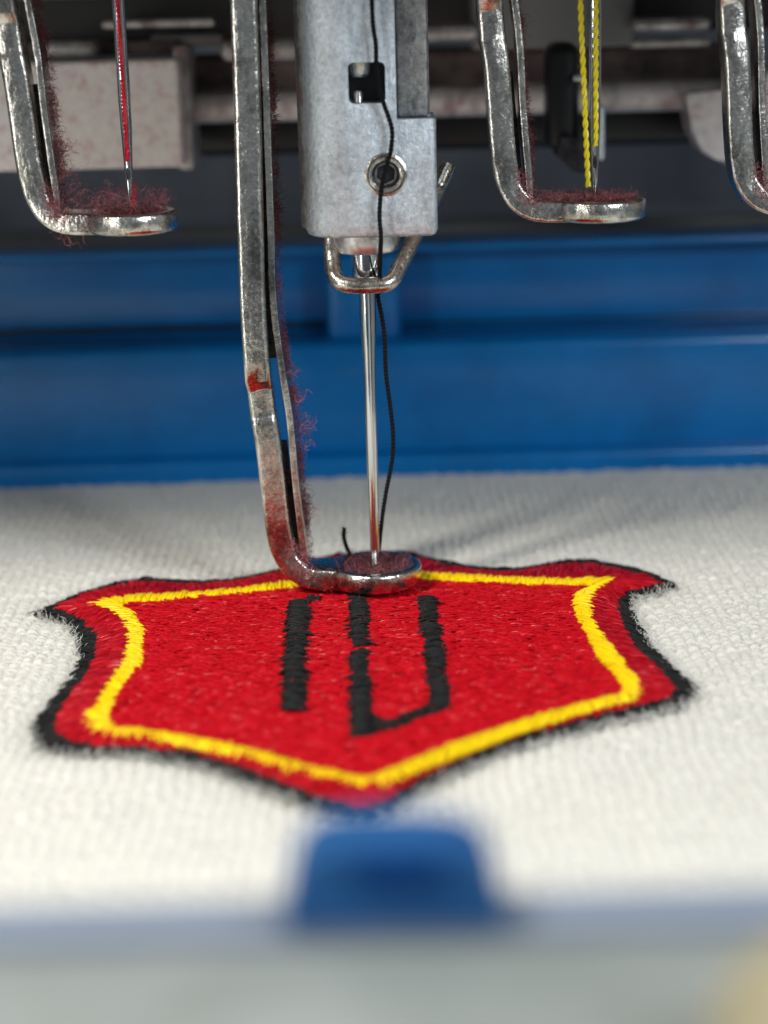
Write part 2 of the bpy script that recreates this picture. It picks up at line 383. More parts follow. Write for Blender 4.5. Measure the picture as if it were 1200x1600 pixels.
inner_c = (YO + YI) / 2; _w = np.linalg.norm(YO - YI, axis=1, keepdims=True); _h = np.abs((YO - YI)[:, :1]) / _w; _k = np.where(_w > np.median(_w) * 1.45, 1.0, .68 + .36 * _h); YO, YI = inner_c + (YO - inner_c) * _k, inner_c + (YI - inner_c) * _k
poly_sheet('red_ground', inner_c, .070, UNDER_R, .06)

def stitch_arc(A, B, za, zb, lift, K=7, bend=.0, jz=.006):
    N = len(A); t = np.linspace(0, 1, K)[None, :, None]
    P2 = A[:, None, :] * (1 - t) + B[:, None, :] * t
    per = np.stack([-(B - A)[:, 1], (B - A)[:, 0]], 1)
    P2 = P2 + per[:, None, :] * (rng.normal(0, bend, (N, 1, 1))) * np.sin(np.pi * t)
    z = za * (1 - t[..., 0]) + zb * t[..., 0] + lift * np.sin(np.pi * t[..., 0]) ** .6 + rng.normal(0, jz, (N, 1))
    return np.concatenate([P2, np.broadcast_to(z, (N, K))[..., None]], -1)
def satin(name, A, B, m, za, zb, lift, n, r, over=.03, slant=0, parent=None, jit=.25, K=7, flat=.8, jz=.006):
    A2, B2 = pair(A, B, n); idx = (np.arange(n) + slant) % n; B2 = B2[idx]
    L = B2 - A2; ln = np.linalg.norm(L, axis=1, keepdims=True) + 1e-6; e = over * (rng.random((n, 1)) + .2) * (.6 + 1.5 * np.abs(L[:, :1]) / ln)
    A3 = A2 - L / ln * e * rng.uniform(-.6, 1, (n, 1)); B3 = B2 + L / ln * e * rng.uniform(-.6, 1, (n, 1))
    A3 += rng.normal(0, r * jit, A3.shape); B3 += rng.normal(0, r * jit, B3.shape)
    return strands(name, stitch_arc(A3, B3, za, zb, lift, K, .02, jz), r * rng.uniform(.8, 1.25, n), m, parent or shield, 5, flat)
# black edging: base layer and a looser, fuzzier one
OUT = OUT + (nearest_on(REDP, OUT) - OUT) * .16; RB = nearest_on(OUT, REDP)
# rails for the black: from outer outline to a little inside the red outline
no = nearest_on(REDP, resample(closed(OUT), 400)[:-1]); oo = resample(closed(OUT), 400)[:-1]
ins = no + (np.array([sx, sy]) - no) * .01
satin('black_edge_stitches', oo, ins, BLK, -.01, .030, .018, 2300, .0100, .035, 3)
satin('black_edge_stitches', oo, ins, BLK, -.012, .034, .024, 1300, .0100, .055, -9)
# red surround between black edge and yellow line, short overlapping stitches
q1 = resample(closed(REDP), 500)[:-1]; q2 = nearest_on(inner_c, q1)
from numpy.linalg import norm
def ease(A, k):                                # smooth the partner rail along its length
    B = A.copy()
    for _ in range(k): B = (np.roll(B, 1, 0) + B * 2 + np.roll(B, -1, 0)) / 4
    return B
q2 = ease(q2, 30)
A2, B2 = pair(q1, q2, 1500)
allS = []
for lay in range(3):
    t0 = rng.uniform(0, .5, (len(A2), 1)); t1 = t0 + rng.uniform(.35, .6, (len(A2), 1))
    if lay == 0: t0 = rng.uniform(-.10, .02, (len(A2), 1)); t1 = t0 + rng.uniform(.4, .6, (len(A2), 1))
    if lay == 1: t1 = 1.0 + 0 * t1; t0 = t1 - rng.uniform(.4, .6, (len(A2), 1))
    a = A2 * (1 - t0) + B2 * t0; b = A2 * (1 - t1) + B2 * t1
    a += rng.normal(0, .006, a.shape); b += rng.normal(0, .010, b.shape)
    zf = lambda t: .030 + .062 * np.sin(np.clip(t, 0, 1)[:, 0] * np.pi / 2)
    za, zb = zf(t0), zf(t1)
    t = np.linspace(0, 1, 6)[None, :]
    z = za[:, None] * (1 - t) + zb[:, None] * t + .012 * np.sin(np.pi * t) + rng.normal(0, .004, (len(a), 1))
    Pq = a[:, None, :] * (1 - t[..., None]) + b[:, None, :] * t[..., None]
    allS.append(np.concatenate([Pq, z[..., None]], -1))
allS = np.concatenate(allS)
strands('red_border_stitches', allS, .0115 * rng.uniform(.8, 1.25, len(allS)), REDO, shield, 4, .8)

# red fill: level rows of short staggered stitches
def inside(pts, poly):
    x, y = pts[:, 0], pts[:, 1]; r = np.zeros(len(pts), bool); j = len(poly) - 1
    for i in range(len(poly)):
        xi, yi_, xj, yj = poly[i, 0], poly[i, 1], poly[j, 0], poly[j, 1]
        with np.errstate(divide='ignore', invalid='ignore'):
            c = ((yi_ > y) != (yj > y)) & (x < (xj - xi) * (y - yi_) / (yj - yi_ + 1e-12) + xi)
        r ^= c; j = i
    return r
lo, hi = inner_c.min(0), inner_c.max(0)
rows = []
for lay in range(2):
    ya = np.arange(lo[1], hi[1], .0135) + lay * .008
    for k, yy in enumerate(ya):
        xs = np.arange(lo[0] + rng.uniform(0, .13), hi[0], .120); 
        rows.append(np.stack([xs + rng.normal(0, .03, len(xs)), yy + rng.normal(0, .005, len(xs))], 1))
cen = np.concatenate(rows); cen = cen[inside(cen, inner_c)]
n = len(cen); L = rng.uniform(.045, .085, (n, 1)); dy = rng.normal(-.08, .10, (n, 1))
dv = np.concatenate([L, L * dy], 1)
S = stitch_arc(cen - dv, cen + dv, .062, .062, .022, 5, .02, .004)
und = .008 * wob(cen[:, :1], cen[:, 1:], 5, 11); S[..., 2] += und
strands('red_fill_stitches', S, .0092 * rng.uniform(.75, 1.3, n), RED, shield, 4, .8)
# yellow satin line
satin('yellow_line_stitches', YO, YI, YEL, .066, .066, .030, 1900, .0090, .014, 3, K=7)
satin('yellow_line_stitches', YO, YI, YEL, .070, .070, .032, 1800, .0090, .024, -7, K=7)
# black bars of the emblem
def bar_satin(L_, R_, n, z=.080, lift=.026, ov=.02):
    A = resample(W2(L_, .09), n); B = resample(W2(R_, .09), n)
    A = A + rng.normal(0, .011, A.shape); B = B + rng.normal(0, .011, B.shape)
    d = B - A; d /= norm(d, axis=1, keepdims=True) + 1e-9
    ov = ov * rng.choice([.5, .7, 1.0, 2.2], (n, 1)); A, B = A + (B - A) * .06, B + (A - B) * .06; A -= d * rng.uniform(-.6, 1, (n, 1)) * ov; B += d * rng.uniform(-.6, 1, (n, 1)) * ov
    return stitch_arc(A, B, z, z, lift, 6, .05, .007)
bars = {
 'black_left_bar': [([(453,941),(450,975),(450,990)], [(480,941),(481,965),(479,990)], 70), ([(449,994),(445,1020),(444,1060),(443,1085),(442,1110)], [(479,992),(479,1020),(478,1060),(477,1085),(476,1110)], 120), ([(480,936),(490,934),(500,933)], [(480,941),(490,939),(500,937)], 10)],
 'black_middle_bar': [([(547,925),(548,960),(549,1012)], [(572,925),(574,960),(578,1010)], 120), ([(549,1020),(550,1060),(550,1110),(548,1152)], [(574,1020),(574,1060),(578,1100),(584,1150)], 150),
                      ([(578,1112),(592,1132),(620,1126),(645,1112),(672,1104),(690,1098)], [(578,1152),(592,1142),(620,1138),(645,1124),(672,1114),(690,1110)], 80)],
 'black_right_bar': [([(652,934),(656,950),(656,974)], [(680,934),(681,950),(682,970)], 60), ([(658,980),(661,1000),(668,1050),(674,1105)], [(690,980),(692,1000),(697,1050),(700,1108)], 150)]}
for nm, segs in bars.items():
    S = np.concatenate([bar_satin(a_, b_, int(n_ * 1.8)) for a_, b_, n_ in segs] + [bar_satin(a_, b_, int(n_ * 1.4), .084, .026, .03) for a_, b_, n_ in segs])
    strands(nm, S, .0098 * rng.uniform(.8, 1.2, len(S)), BLK, shield, 4, .8)

# ---- loose fibres
def fuzz(name, roots, dirs, length, r, m, parent, curl=.5, K=6, sides=3, tone=None):
    N = len(roots); d = dirs / (norm(dirs, axis=1, keepdims=True) + 1e-9)
    L = np.asarray(length) * rng.uniform(.4, 1.4, N); pts = [roots]; c = rng.normal(0, 1, (N, 3))
    for k in range(K - 1):
        c = c * .75 + rng.normal(0, .7, (N, 3)); d = d + c * curl * .55; d /= norm(d, axis=1, keepdims=True)
        pts.append(pts[-1] + d * (L / (K - 1))[:, None])
    return strands(name, np.stack(pts, 1), r * rng.uniform(.7, 1.3, N), m, parent, sides, 1.0, taper=.3)
# frayed black fibres along the edge
e = resample(closed(OUT), 1500)[:-1]; nrm = e - nearest_on(REDP, e); nrm /= norm(nrm, axis=1, keepdims=True) + 1e-6
rt = np.concatenate([e - nrm * .02, .012 + .02 * rng.random((len(e), 1))], 1)
dr = np.concatenate([nrm + rng.normal(0, .6, nrm.shape), .25 + rng.normal(0, .25, (len(e), 1))], 1)
fuzz('black_fraying', rt, dr, .032, .0015, BLK, shield, 1.3)
# red and yellow flyaway fibres
k = 2600; c = cen[rng.integers(0, len(cen), k)]
fuzz('red_flyaway', np.concatenate([c, np.full((k, 1), .088)], 1), np.concatenate([rng.normal(0, 1, (k, 2)), rng.uniform(.0, .5, (k, 1))], 1), .06, .0016, RED, shield, .8)
# cotton fuzz on the cloth
k = 26000; fx_, fy_ = rng.uniform(-4.2, 4.2, k), rng.uniform(-4.6, 2.2, k)
keep = ~inside(np.stack([fx_, fy_], 1), OUT); fx_, fy_ = fx_[keep], fy_[keep]; k = len(fx_)
fuzz('cotton_fuzz', np.stack([fx_, fy_, np.full(k, -.004)], 1), np.stack([rng.normal(0, 1, k), rng.normal(0, 1, k), rng.uniform(.05, .5, k)], 1), .065, .0013, FUZZ, cloth, 1.1, 5)
k = 5000; e2 = resample(closed(OUT), k); n2 = e2 - nearest_on(REDP, e2); n2 /= norm(n2, axis=1, keepdims=True) + 1e-6
fuzz('cotton_fuzz', np.concatenate([e2 + n2 * rng.uniform(.01, .10, (k, 1)), np.full((k, 1), .0)], 1), np.concatenate([-n2 * .3 + rng.normal(0, .7, n2.shape), rng.uniform(.2, .9, (k, 1))], 1), .07, .0014, FUZZ, cloth, 1.0, 6)

# ================================================================ PRESSER FEET
def sweep(name, path, mat_, parent, n=90, cham=.22, smooth=True):
    """path rows: x, y, z, half width in the xz plane, half depth in y"""
    p = resample(np.array(path, dtype=float), n) if smooth is None else smooth_path(path, n)
    return ring_sweep(name, p, mat_, parent, cham)
def ring_sweep(name, p, mat_, parent, cham=.22):
    V, Fs = [], []; n = len(p)
    for i in range(n):
        a, b = p[max(i - 1, 0)], p[min(i + 1, n - 1)]; t = Vector((b[0] - a[0], 0, b[2] - a[2])).normalized(); s = Vector((t.z, 0, -t.x))
        hw, hd = p[i][3], p[i][4]; c = cham * min(hw, hd); o = Vector(p[i][:3])
        for u, v in [(su * (hw - c) + c * math.cos(math.radians(a0 + q * 30)), sv * (hd - c) + c * math.sin(math.radians(a0 + q * 30))) for su, sv, a0 in ((1, 1, 0), (-1, 1, 90), (-1, -1, 180), (1, -1, 270)) for q in range(4)]:
            V.append(o + s * u + Vector((0, v, 0)))
    for i in range(n - 1):
        for s in range(16): s2 = (s + 1) % 16; Fs.append((i * 16 + s, i * 16 + s2, (i + 1) * 16 + s2, (i + 1) * 16 + s))
    Fs += [tuple(range(16)), tuple((n - 1) * 16 + s for s in reversed(range(16)))]
    me = bpy.data.meshes.new(name); me.from_pydata([tuple(v) for v in V], [], Fs); bm = bmesh.new(); bm.from_mesh(me); bmesh.ops.recalc_face_normals(bm, faces=bm.faces); bm.to_mesh(me); bm.free()
    o = link(name, me, mat_, parent); weight(o, 50); return o

def make_foot():
    root = empty('presser_foot', (0, 0, .12), 'lowered steel presser foot pressing on the red shield, needle through its ring', 'presser foot', 'steel presser feet hanging in a row')
    fr = [(381,-700,-.10),(381,-20,-.10),(388,170,-.10),(391.5,333,-.10),(395,450,-.10),(397,500,-.10),(402,570,-.10),(404,592,-.10),(407,603,-.01),(412,645,-.01),(414,655,-.025),(421,700,-.03),(432.5,800,-.02),(440,842,-.01),(448,865,.0),(461,882,.0),(478,893,.0),(500,896.5,.0),(540,896.5,0)]
    rows = []
    for i, (px, py, Y) in enumerate(fr):
        x, z = XZ(px, py, Y); hw = .098 if py < 860 else .090
        if i >= len(fr) - 3: hw = .083
        if i == 0: x, z = rows_x0, 8.0
        rows.append([x, Y, z, hw, .13 if py < 850 else (.14, .15, .165, .185, .20)[i - len(fr) + 5]])
    # straight pieces are kept straight at the creases
    a = resample(np.array(rows[:8]), 40); b = resample(np.array(rows[8:11]), 10); c = smooth_path(rows[10:], 60)
    ring_sweep('arm', np.vstack([a, b, c[1:]]), STEEL_LINT, root, .34)
    th = [(410,-20),(423,333),(426,450),(437,550),(453,650),(462,750),(474,850),(479,897)]
    rows = [[XZ(a_, b_, -.06)[0], .02, XZ(a_, b_, -.06)[1], .026, .15] for a_, b_ in th]; rows.insert(0, [rows[0][0] - .0, .02, 8.0, .026, .15])
    rows[-1][3] = .018; 
    ring_sweep('side_rib', smooth_path(rows, 70), STEEL, root, .3)
    wb = [(398,-20),(410,333),(413,450),(421,560)]
    rows = [[XZ(a_, b_, .1)[0], .13, XZ(a_, b_, .1)[1], .07, .03] for a_, b_ in wb]; rows.insert(0, [rows[0][0], .13, 8.0, .07, .03])
    ring_sweep('web', smooth_path(rows, 30), DARKM, root, .3)
    wb = [(436,690),(445,760),(456,840),(462,890)]
    ring_sweep('web', smooth_path([[XZ(a_, b_, .1)[0], .12, XZ(a_, b_, .1)[1], .06, .03] for a_, b_ in wb], 20), DARKM, root, .3)
    R, r, z0, z1 = .362, .062, .118, .290
    prof = [(r, z0 + .02), (r, z1 - .05), (r + .015, z1 - .032), (.15, z1 - .018), (.24, z1 - .016), (.285, z1 - .004), (.31, z1), (R - .018, z1 - .003), (R - .005, z1 - .014), (R, z1 - .03), (R, z0 + .05), (R - .012, z0 + .025), (R - .05, z0 + .006), (R - .11, z0), (r + .03, z0)]
    lathe('ring', prof, STEEL_LINT, root, 72, closed=True)
    # lint: packed in the rim, matted down the rib, a few tufts
    k = 1300; a_ = rng.uniform(0, 6.283, k); rr = np.sqrt(rng.uniform(.07 ** 2, .29 ** 2, k))
    rt = np.stack([rr * np.cos(a_), rr * np.sin(a_), np.full(k, z1 - .025)], 1)
    fuzz('rim_lint', rt, np.stack([rng.normal(0, 1, k), rng.normal(0, 1, k), rng.uniform(-.02, .16, k)], 1), .075, .0019, LINTD, root, 1.0, 7)
    tp = smooth_path([[XZ(a_ + 6, b_, .05)[0], .1, XZ(a_ + 6, b_, .05)[1]] for a_, b_ in [(410,-260)] + th], 400)
    k = 8000; u = np.clip(rng.beta(1.2, 1.0, k) * 399, 0, 399).astype(int); cl = np.sin(u * .19 + 1) + np.sin(u * .083 + 4) + .6 * np.sin(u * .41); u = u[(cl > .35) | (rng.random(k) < .28)]; k = len(u); clump = .6 + .9 * np.clip(np.sin(u * .11) + np.sin(u * .037 + 2), 0, 2) * (rng.random(k) ** 2)
    rt = tp[u] + np.stack([rng.uniform(-.005, .03, k), rng.uniform(-.12, .14, k), rng.normal(0, .03, k)], 1)
    fuzz('rib_lint', rt, np.stack([rng.uniform(0, 1.2, k), rng.normal(-.1, .7, k), rng.normal(0, .9, k)], 1), .055 * clump, .0015, LINTD, root, 1.3, 7)
    # lint where the arm turns into the foot
    k = 420; tpx = smooth_path([[XZ(a_, b_, -.15)[0], -.16, XZ(a_, b_, -.15)[1]] for a_, b_ in [(462,850),(474,885),(490,900),(520,905)]], 60)
    rt = tpx[rng.integers(0, 60, k)] + rng.normal(0, .035, (k, 3)) * np.array([1, .3, 1])
    fuzz('bend_lint', rt, np.stack([rng.normal(0, 1, k), -np.abs(rng.normal(.2, .3, k)), rng.normal(0, .7, k)], 1), .05, .0016, LINT, root, 1.2, 7)
    return root
rows_x0 = XZ(381, -20, -.10)[0]
foot = make_foot()
def copy_tree(o, parent=None, dx=None):
    c = o.copy(); C.objects.link(c)
    if parent is not None:
        mpi = o.matrix_parent_inverse.copy(); c.parent = parent; c.matrix_parent_inverse = mpi
    for ch in [q for q in bpy.data.objects if q.parent == o and q != c]:
        copy_tree(ch, c)
    return c
SP = 1.74; LIFT = XZ(933, 303)[1] - XZ(586, 879)[1] - 0.02
foots = [foot]
for k_, lab in ((-1, 'raised presser foot at far left, tufts of red lint round the needle with red thread'), (1, 'raised presser foot right of the clamp, under the needle with yellow threads'), (2, 'raised presser foot cut off by the right edge of the picture')):
    f2 = copy_tree(foot); f2.location = foot.location + Vector((SP * k_, 0, LIFT)); f2['label'] = lab; foots.append(f2)
# thick tufts on the left foot and a woolly ring on the right one
def tuft(parent, centre, n, spread, length, m=LINT, up_=.6, r=.00125):
    n = int(n * .62)
    rt = np.array(centre) + rng.normal(0, 1, (n, 3)) * np.array(spread)
    fuzz('lint_tuft', rt, np.stack([rng.normal(0, .8, n), rng.normal(-.2, .5, n), rng.uniform(-.2, up_ * 2, n)], 1), length, r, m, parent, 2.8, 13)
lf, rf = foots[1], foots[2]
for px, py, n_, s_ in ((165, 312, 130, .05), (150, 322, 160, .06), (252, 308, 90, .03), (235, 315, 160, .06), (190, 318, 220, .08), (210, 322, 180, .09), (118, 300, 100, .05), (100, 225, 60, .03), (103, 262, 60, .03), (98, 370, 45, .022), (97, 340, 160, .04), (132, 345, 150, .03), (78, 315, 140, .02)):
    p = P(px, py, -.12); tuft(lf, p, n_, (s_, .08, s_ * .8), .13)
for i in range(10):
    p = P(850 + i * 15 + rng.normal(0, 5), 304, -.02); tuft(rf, p, 190, (.06, .12, .010), .05, LINT, .3)
for py in range(20, 300, 26):
    p = P(753 + py * .13 + 2, py, .05); tuft(rf, (p.x - .02, .08, p.z), 60, (.02, .05, .06), .09, LINTD, .2)
for f2 in foots[1:]: f2.scale = (.958, .958, .958)
# small curls on the lowered foot
for px, py, n_, s_ in ((366, 222, 14, .02), (372, 262, 10, .02), (466, 620, 60, .02), (474, 665, 90, .025), (476, 690, 40, .02), (460, 580, 40, .02), (484, 800, 40, .02), (452, 740, 25, .015), (700-240, 745, 20, .01)):
    p = P(px, py, 0); tuft(foot, p, n_, (s_, .05, s_ * 1.5), .11)

# ================================================================ NEEDLES AND THREADS
def needle(name, x0, ztip, ztop, label, r_top, r_low, zsh, eye=None, groove=True):
    root = empty(name, (x0, 0, ztip), label, 'needle', 'machine needles held point down')
    prof = [(ztip, .004), (ztip + .05, .016), (ztip + .14, r_low * .85), (ztip + .30, r_low), (zsh - .35, (r_low + r_top) / 2), (zsh, r_top), (ztop, r_top)]
    zz = np.concatenate([np.linspace(ztip, ztip + .3, 8), np.linspace(ztip + .36, ztop, 26)])
    rr = np.interp(zz, [a for a, b in prof], [b for a, b in prof]); n = 32; V, Fs = [], []
    for z, r_ in zip(zz, rr):
        g = max(0, min(1, (z - ztip - .25) / .1)) if groove else 0
        for s in range(n):
            a = 2 * math.pi * s / n - math.pi / 2; k = 1.0
            if s in (1, 2): k = 1 - .50 * g
            V.append((x0 + r_ * k * math.cos(a), r_ * k * math.sin(a), z))
    for i in range(len(zz) - 1):
        for s in range(n): s2 = (s + 1) % n; Fs.append((i * n + s, i * n + s2, (i + 1) * n + s2, (i + 1) * n + s))
    Fs += [tuple(reversed(range(n))), tuple((len(zz) - 1) * n + s for s in range(n))]
    b = mesh('blade', V, Fs, CHROME, root); weight(b, 30)
    if eye:
        bpy.context.view_layer.update()
        c = lathe('cutter', [(0, -.3), (.016, -.3), (.016, .3), (0, .3)], None, None, 16, (0, 0, 0), 'Y'); 
        for v in c.data.vertices: v.co = Vector((v.co.x + x0, v.co.y, v.co.z * 3.2 + eye))
        boolean(b, [c])
    return root
zt = XZ(584, 890)[1]
nd_c = needle('needle', 0.0, -.1, XZ(570, 380)[1], 'long central needle under the clamp, dipping into the ring on the shield', .062, .036, XZ(570, 500)[1])
sh = lathe('shank', [(.0, XZ(570, 453)[1]), (.064, XZ(570, 453)[1]), (.085, XZ(570, 440)[1]), (.108, XZ(570, 428)[1]), (.112, XZ(570, 415)[1]), (.112, XZ(570, 340)[1]), (0, XZ(570, 340)[1])], CHROME, nd_c, 40)
xl = XZ(203, 300)[0]; xr = XZ(929, 300)[0]
zl = XZ(202, 330)[1]; zr_ = XZ(925, 312)[1]
needle('needle', xl, zl, 9, 'thin needle at left with red thread lying along it', .046, .030, zl + .8, zl + .28)
needle('needle', xr, zr_, 9, 'thin needle at right between the two yellow threads', .046, .030, zr_ + .8, zr_ + .28)

def thread(name, pts, r, m, label, ply=2, pitch=.06, cat='thread'):
    """twisted plies round a path"""
    p = smooth_path(pts, max(60, int(len(pts) * 40))); root = empty(name, Vector(p[-1]), label, cat)
    d = np.r_[0, np.cumsum(norm(np.diff(p, axis=0), axis=1))]
    for k in range(ply):
        q = []
        for i in range(len(p)):
            T = Vector(p[min(i + 1, len(p) - 1)] - p[max(i - 1, 0)]).normalized(); N_ = (Vector((1, 0, 0)) - T * T.x).normalized(); B = T.cross(N_)
            a = 2 * math.pi * (d[i] / pitch + k / ply); q.append(Vector(p[i]) + (N_ * math.cos(a) + B * math.sin(a)) * r * .5)
        tube('ply', q, r * .62, m, root, 7)
    # tiny hairs off the thread
    kk = 90; ix = rng.integers(0, len(p), kk)
    fuzz('thread_hair', p[ix], rng.normal(0, 1, (kk, 3)), .05, .0012, m, root, .9, 5)
    return root
bt = [(578,-300),(581,0),(587,67),(588,100),(592,135),(599,160),(612,200),(611,233),(607,250),(597,290),(593,333),(595,368)]
pts = [P(a, b, -.50) for a, b in bt] + [P(594,400,-.32), P(593,430,-.12), P(590,458,.02)] + [P(a, b, .02) for a, b in [(597,497),(601,530),(603,583),(610,637),(614,677),(613,717),(603,770),(597,810),(592,857),(588,880)]]
thread('sewing_thread', pts, .0165, BLKT, 'black thread running down over the clamp and beside the central needle')
thread('sewing_thread', [Vector((xl + .0, -.052, 9)), Vector((xl + .0, -.052, 5)), P(196, 200, -.05), P(198, 236, -.045), P(199, 252, -.02)], .021, REDT, 'red thread running down the groove of the left needle')
thread('sewing_thread', [P(205, 285, .05), P(208, 300, .03), P(209, 312, -.02), P(207, 324, -.05)], .019, REDT, 'short red thread end behind the left needle point')
thread('sewing_thread', [Vector((xr + .0, -.056, 9)), Vector((xr, -.056, 6)), P(931, 100, -.055), P(931, 200, -.05), P(930, 228, -.03)], .0205, YELT, 'yellow thread lying along the right needle, the right hand strand of two', pitch=.15)
thread('sewing_thread', [P(902, -300, -.1), P(907, 0, -.1), P(912, 125, -.1), P(915, 200, -.09), P(919, 292, -.05)], .0205, YELT, 'loose yellow thread hanging just left of the right needle', pitch=.15)
thread('sewing_thread', [P(538, 825, .30), P(537, 837, .30), P(540, 850, .30), P(545, 862, .28), P(552, 875, .25)], .016, BLKT, 'short curved black thread end sticking up behind the ring')

# ================================================================ NEEDLE CLAMP
YF = -.42
xa, _ = XZ(460, 150, YF); xb, _ = XZ(684, 330, YF); _, zb = XZ(585, 372, YF)
clamp = empty('needle_clamp', (0, 0, zb), 'grey metal needle clamp block with square window and set screw above the central needle', 'needle clamp')
# section: left side generously rounded, right side tight
def round_section(x0, x1, y0, y1, rads, n=8):
    out = []
    for (cx, cy, a0, r) in ((x0, y0, 180, rads[0]), (x1, y0, 270, rads[1]), (x1, y1, 0, rads[2]), (x0, y1, 90, rads[3])):
        sx_ = 1 if cx == x0 else -1; sy_ = 1 if cy == y0 else -1
        for i in range(n + 1):
            a = math.radians(a0 + 90 * i / n); out.append((cx + sx_ * r + r * math.cos(a), cy + sy_ * r + r * math.sin(a)))
    return out
def prism(name, sec, z0, z1, m, parent=None, b=.02, bt=0):
    n = len(sec); c = np.mean(sec, 0); rings = []
    steps = [(z0, b), (z0 + b * .3, b * .35), (z0 + b, 0)] if b else [(z0, 0)]
    steps += [(z1, 0)] if not bt else [(z1 - bt, 0), (z1 - bt * .3, bt * .35), (z1, bt)]
    V = []
    for z, ins_ in steps:
        for i, (x_, y_) in enumerate(sec):
            pa, pb = np.array(sec[i - 1]), np.array(sec[(i + 1) % n]); t = pb - pa; t = t / (norm(t) + 1e-9); nn = np.array([t[1], -t[0]])
            V.append((x_ - nn[0] * ins_, y_ - nn[1] * ins_, z))
    Fs = [tuple(reversed(range(n)))] + [tuple((len(steps) - 1) * n + i for i in range(n))]
    for k in range(len(steps) - 1):
        for i in range(n): j = (i + 1) % n; Fs.append((k * n + i, k * n + j, (k + 1) * n + j, (k + 1) * n + i))
    o = mesh(name, V, Fs, m, parent); bm = bmesh.new(); bm.from_mesh(o.data); bmesh.ops.recalc_face_normals(bm, faces=bm.faces); bm.to_mesh(o.data); bm.free(); weight(o, 30); return o
xbl = XZ(482, 340, YF)[0]
body = prism('block', round_section(xbl - .03, xb, YF, .36, (.27, .05, .05, .1), 14), zb, zb + 3.6, CAST, None, .05)
body.name = 'block'
# a long rounded cheek along the left side, standing back from the face
z190 = XZ(650, 186, YF)[1]
wl, wt = XZ(543, 98, YF); wr, wb_ = XZ(603, 161, YF)
scx, scz = XZ(603, 273, YF)
cut1 = bevel_box('cutter', (XZ(618, 100, YF)[0], YF - .3, z190), (xb + .3, YF + .32, z190 + 5), None, None, .0, smooth=False)
cut2 = bevel_box('cutter', (wl, YF - .3, wb_), (wr, YF + .50, wt), None, None, .04, 4, smooth=False)
cut3 = lathe('cutter', [(0, -.4), (.155, -.4), (.155, .4), (0, .4)], None, None, 48, (scx, YF, scz), 'Y')
cut4 = bevel_box('cutter', (XZ(672, 100, YF)[0], YF - .3, z190 + .0), (xb + .3, .8, z190 + 5), None, None, .0, smooth=False)
boolean(body, [cut1, cut2, cut3, cut4])
body.parent = clamp; body.matrix_parent_inverse = Matrix.Translation(-clamp.location)
cheek = prism('cheek', round_section(XZ(459, 100, YF)[0], XZ(530, 100, YF)[0], YF + .13, .30, (.17, .05, .05, .17), 10), zb + .05, zb + 3.6, CASTD, clamp, .03)
lathe('set_screw', [(0, .10), (.078, .10), (.082, .03), (.092, .0), (.102, -.016), (.118, -.020), (.128, -.010), (.132, .01), (.132, .09)], STEEL, clamp, 48, (scx, YF, scz), 'Y')
lathe('screw_seat', [(.136, .06), (.136, -.003), (.143, -.010), (.154, -.004), (.157, .03)], STEEL, clamp, 48, (scx, YF, scz), 'Y')
hx = [(scx + .072 * math.cos(a), scz + .072 * math.sin(a)) for a in np.arange(6) * math.pi / 3 + .4]
mesh('hex_socket', [(a, YF + .075, b) for a, b in hx] + [(a, YF + .098, b) for a, b in hx], [tuple(range(6, 12))] + [(i, (i + 1) % 6, 6 + (i + 1) % 6, 6 + i) for i in range(6)], DARKM, clamp)  # dark colour paints in the shade of the socket's hollow
cx_, cz_ = XZ(562, 114, YF + .2); tube('needle_end', [(cx_, YF + .26, cz_ + .25), (cx_, YF + .26, cz_ - .0), (cx_, YF + .26, cz_ - .03)], [.085, .085, .06], STEEL, clamp, 20)
cx_, cz_ = XZ(560, 150, YF + .2); tube('inner_pin', [(cx_, YF + .22, cz_ - .2), (cx_, YF + .22, cz_ + .03), (cx_, YF + .22, cz_ + .045)], [.035, .035, .02], STEEL, clamp, 16)
p0 = XZ(619, 100, YF + .15); bevel_box('side_plate', (p0[0], YF + .15, z190 + .003), (XZ(671, 100, YF)[0], YF + .5, zb + 3.6), CASTD, clamp, .03)
bevel_box('window_shade_plate', (wl - .02, YF + .40, wb_ - .02), (wr + .02, YF + .48, wt + .02), BLACKP, clamp, 0)  # black back plate puts the window's inner shade into colour
lathe('collar', [(0, XZ(573, 393)[1]), (.215, XZ(573, 393)[1]), (.238, XZ(573, 389)[1]), (.26, XZ(573, 375)[1]), (.26, XZ(573, 355)[1]), (0, XZ(573, 355)[1])], COLLAR, clamp, 10)
wp = [P(519, 330, .02), P(518, 372, .0), P(519, 405, -.05), P(522, 428, -.12), P(531, 441, -.17), P(550, 446, -.20), P(580, 446, -.20), P(602, 444, -.20), P(614, 436, -.16), P(622, 422, -.10), P(641, 384, .05), P(652, 360, .15)]
wp = [Vector(v) for v in smooth_path([tuple(v) for v in wp], 60)]
wp2 = wp + [P(670, 325, .30), P(686, 292, .42), P(702, 257, .46)]
tube('thread_guide', [Vector(v) for v in resample(np.array([tuple(v) for v in wp2]), 80)], .062, WIRE, clamp, 20)

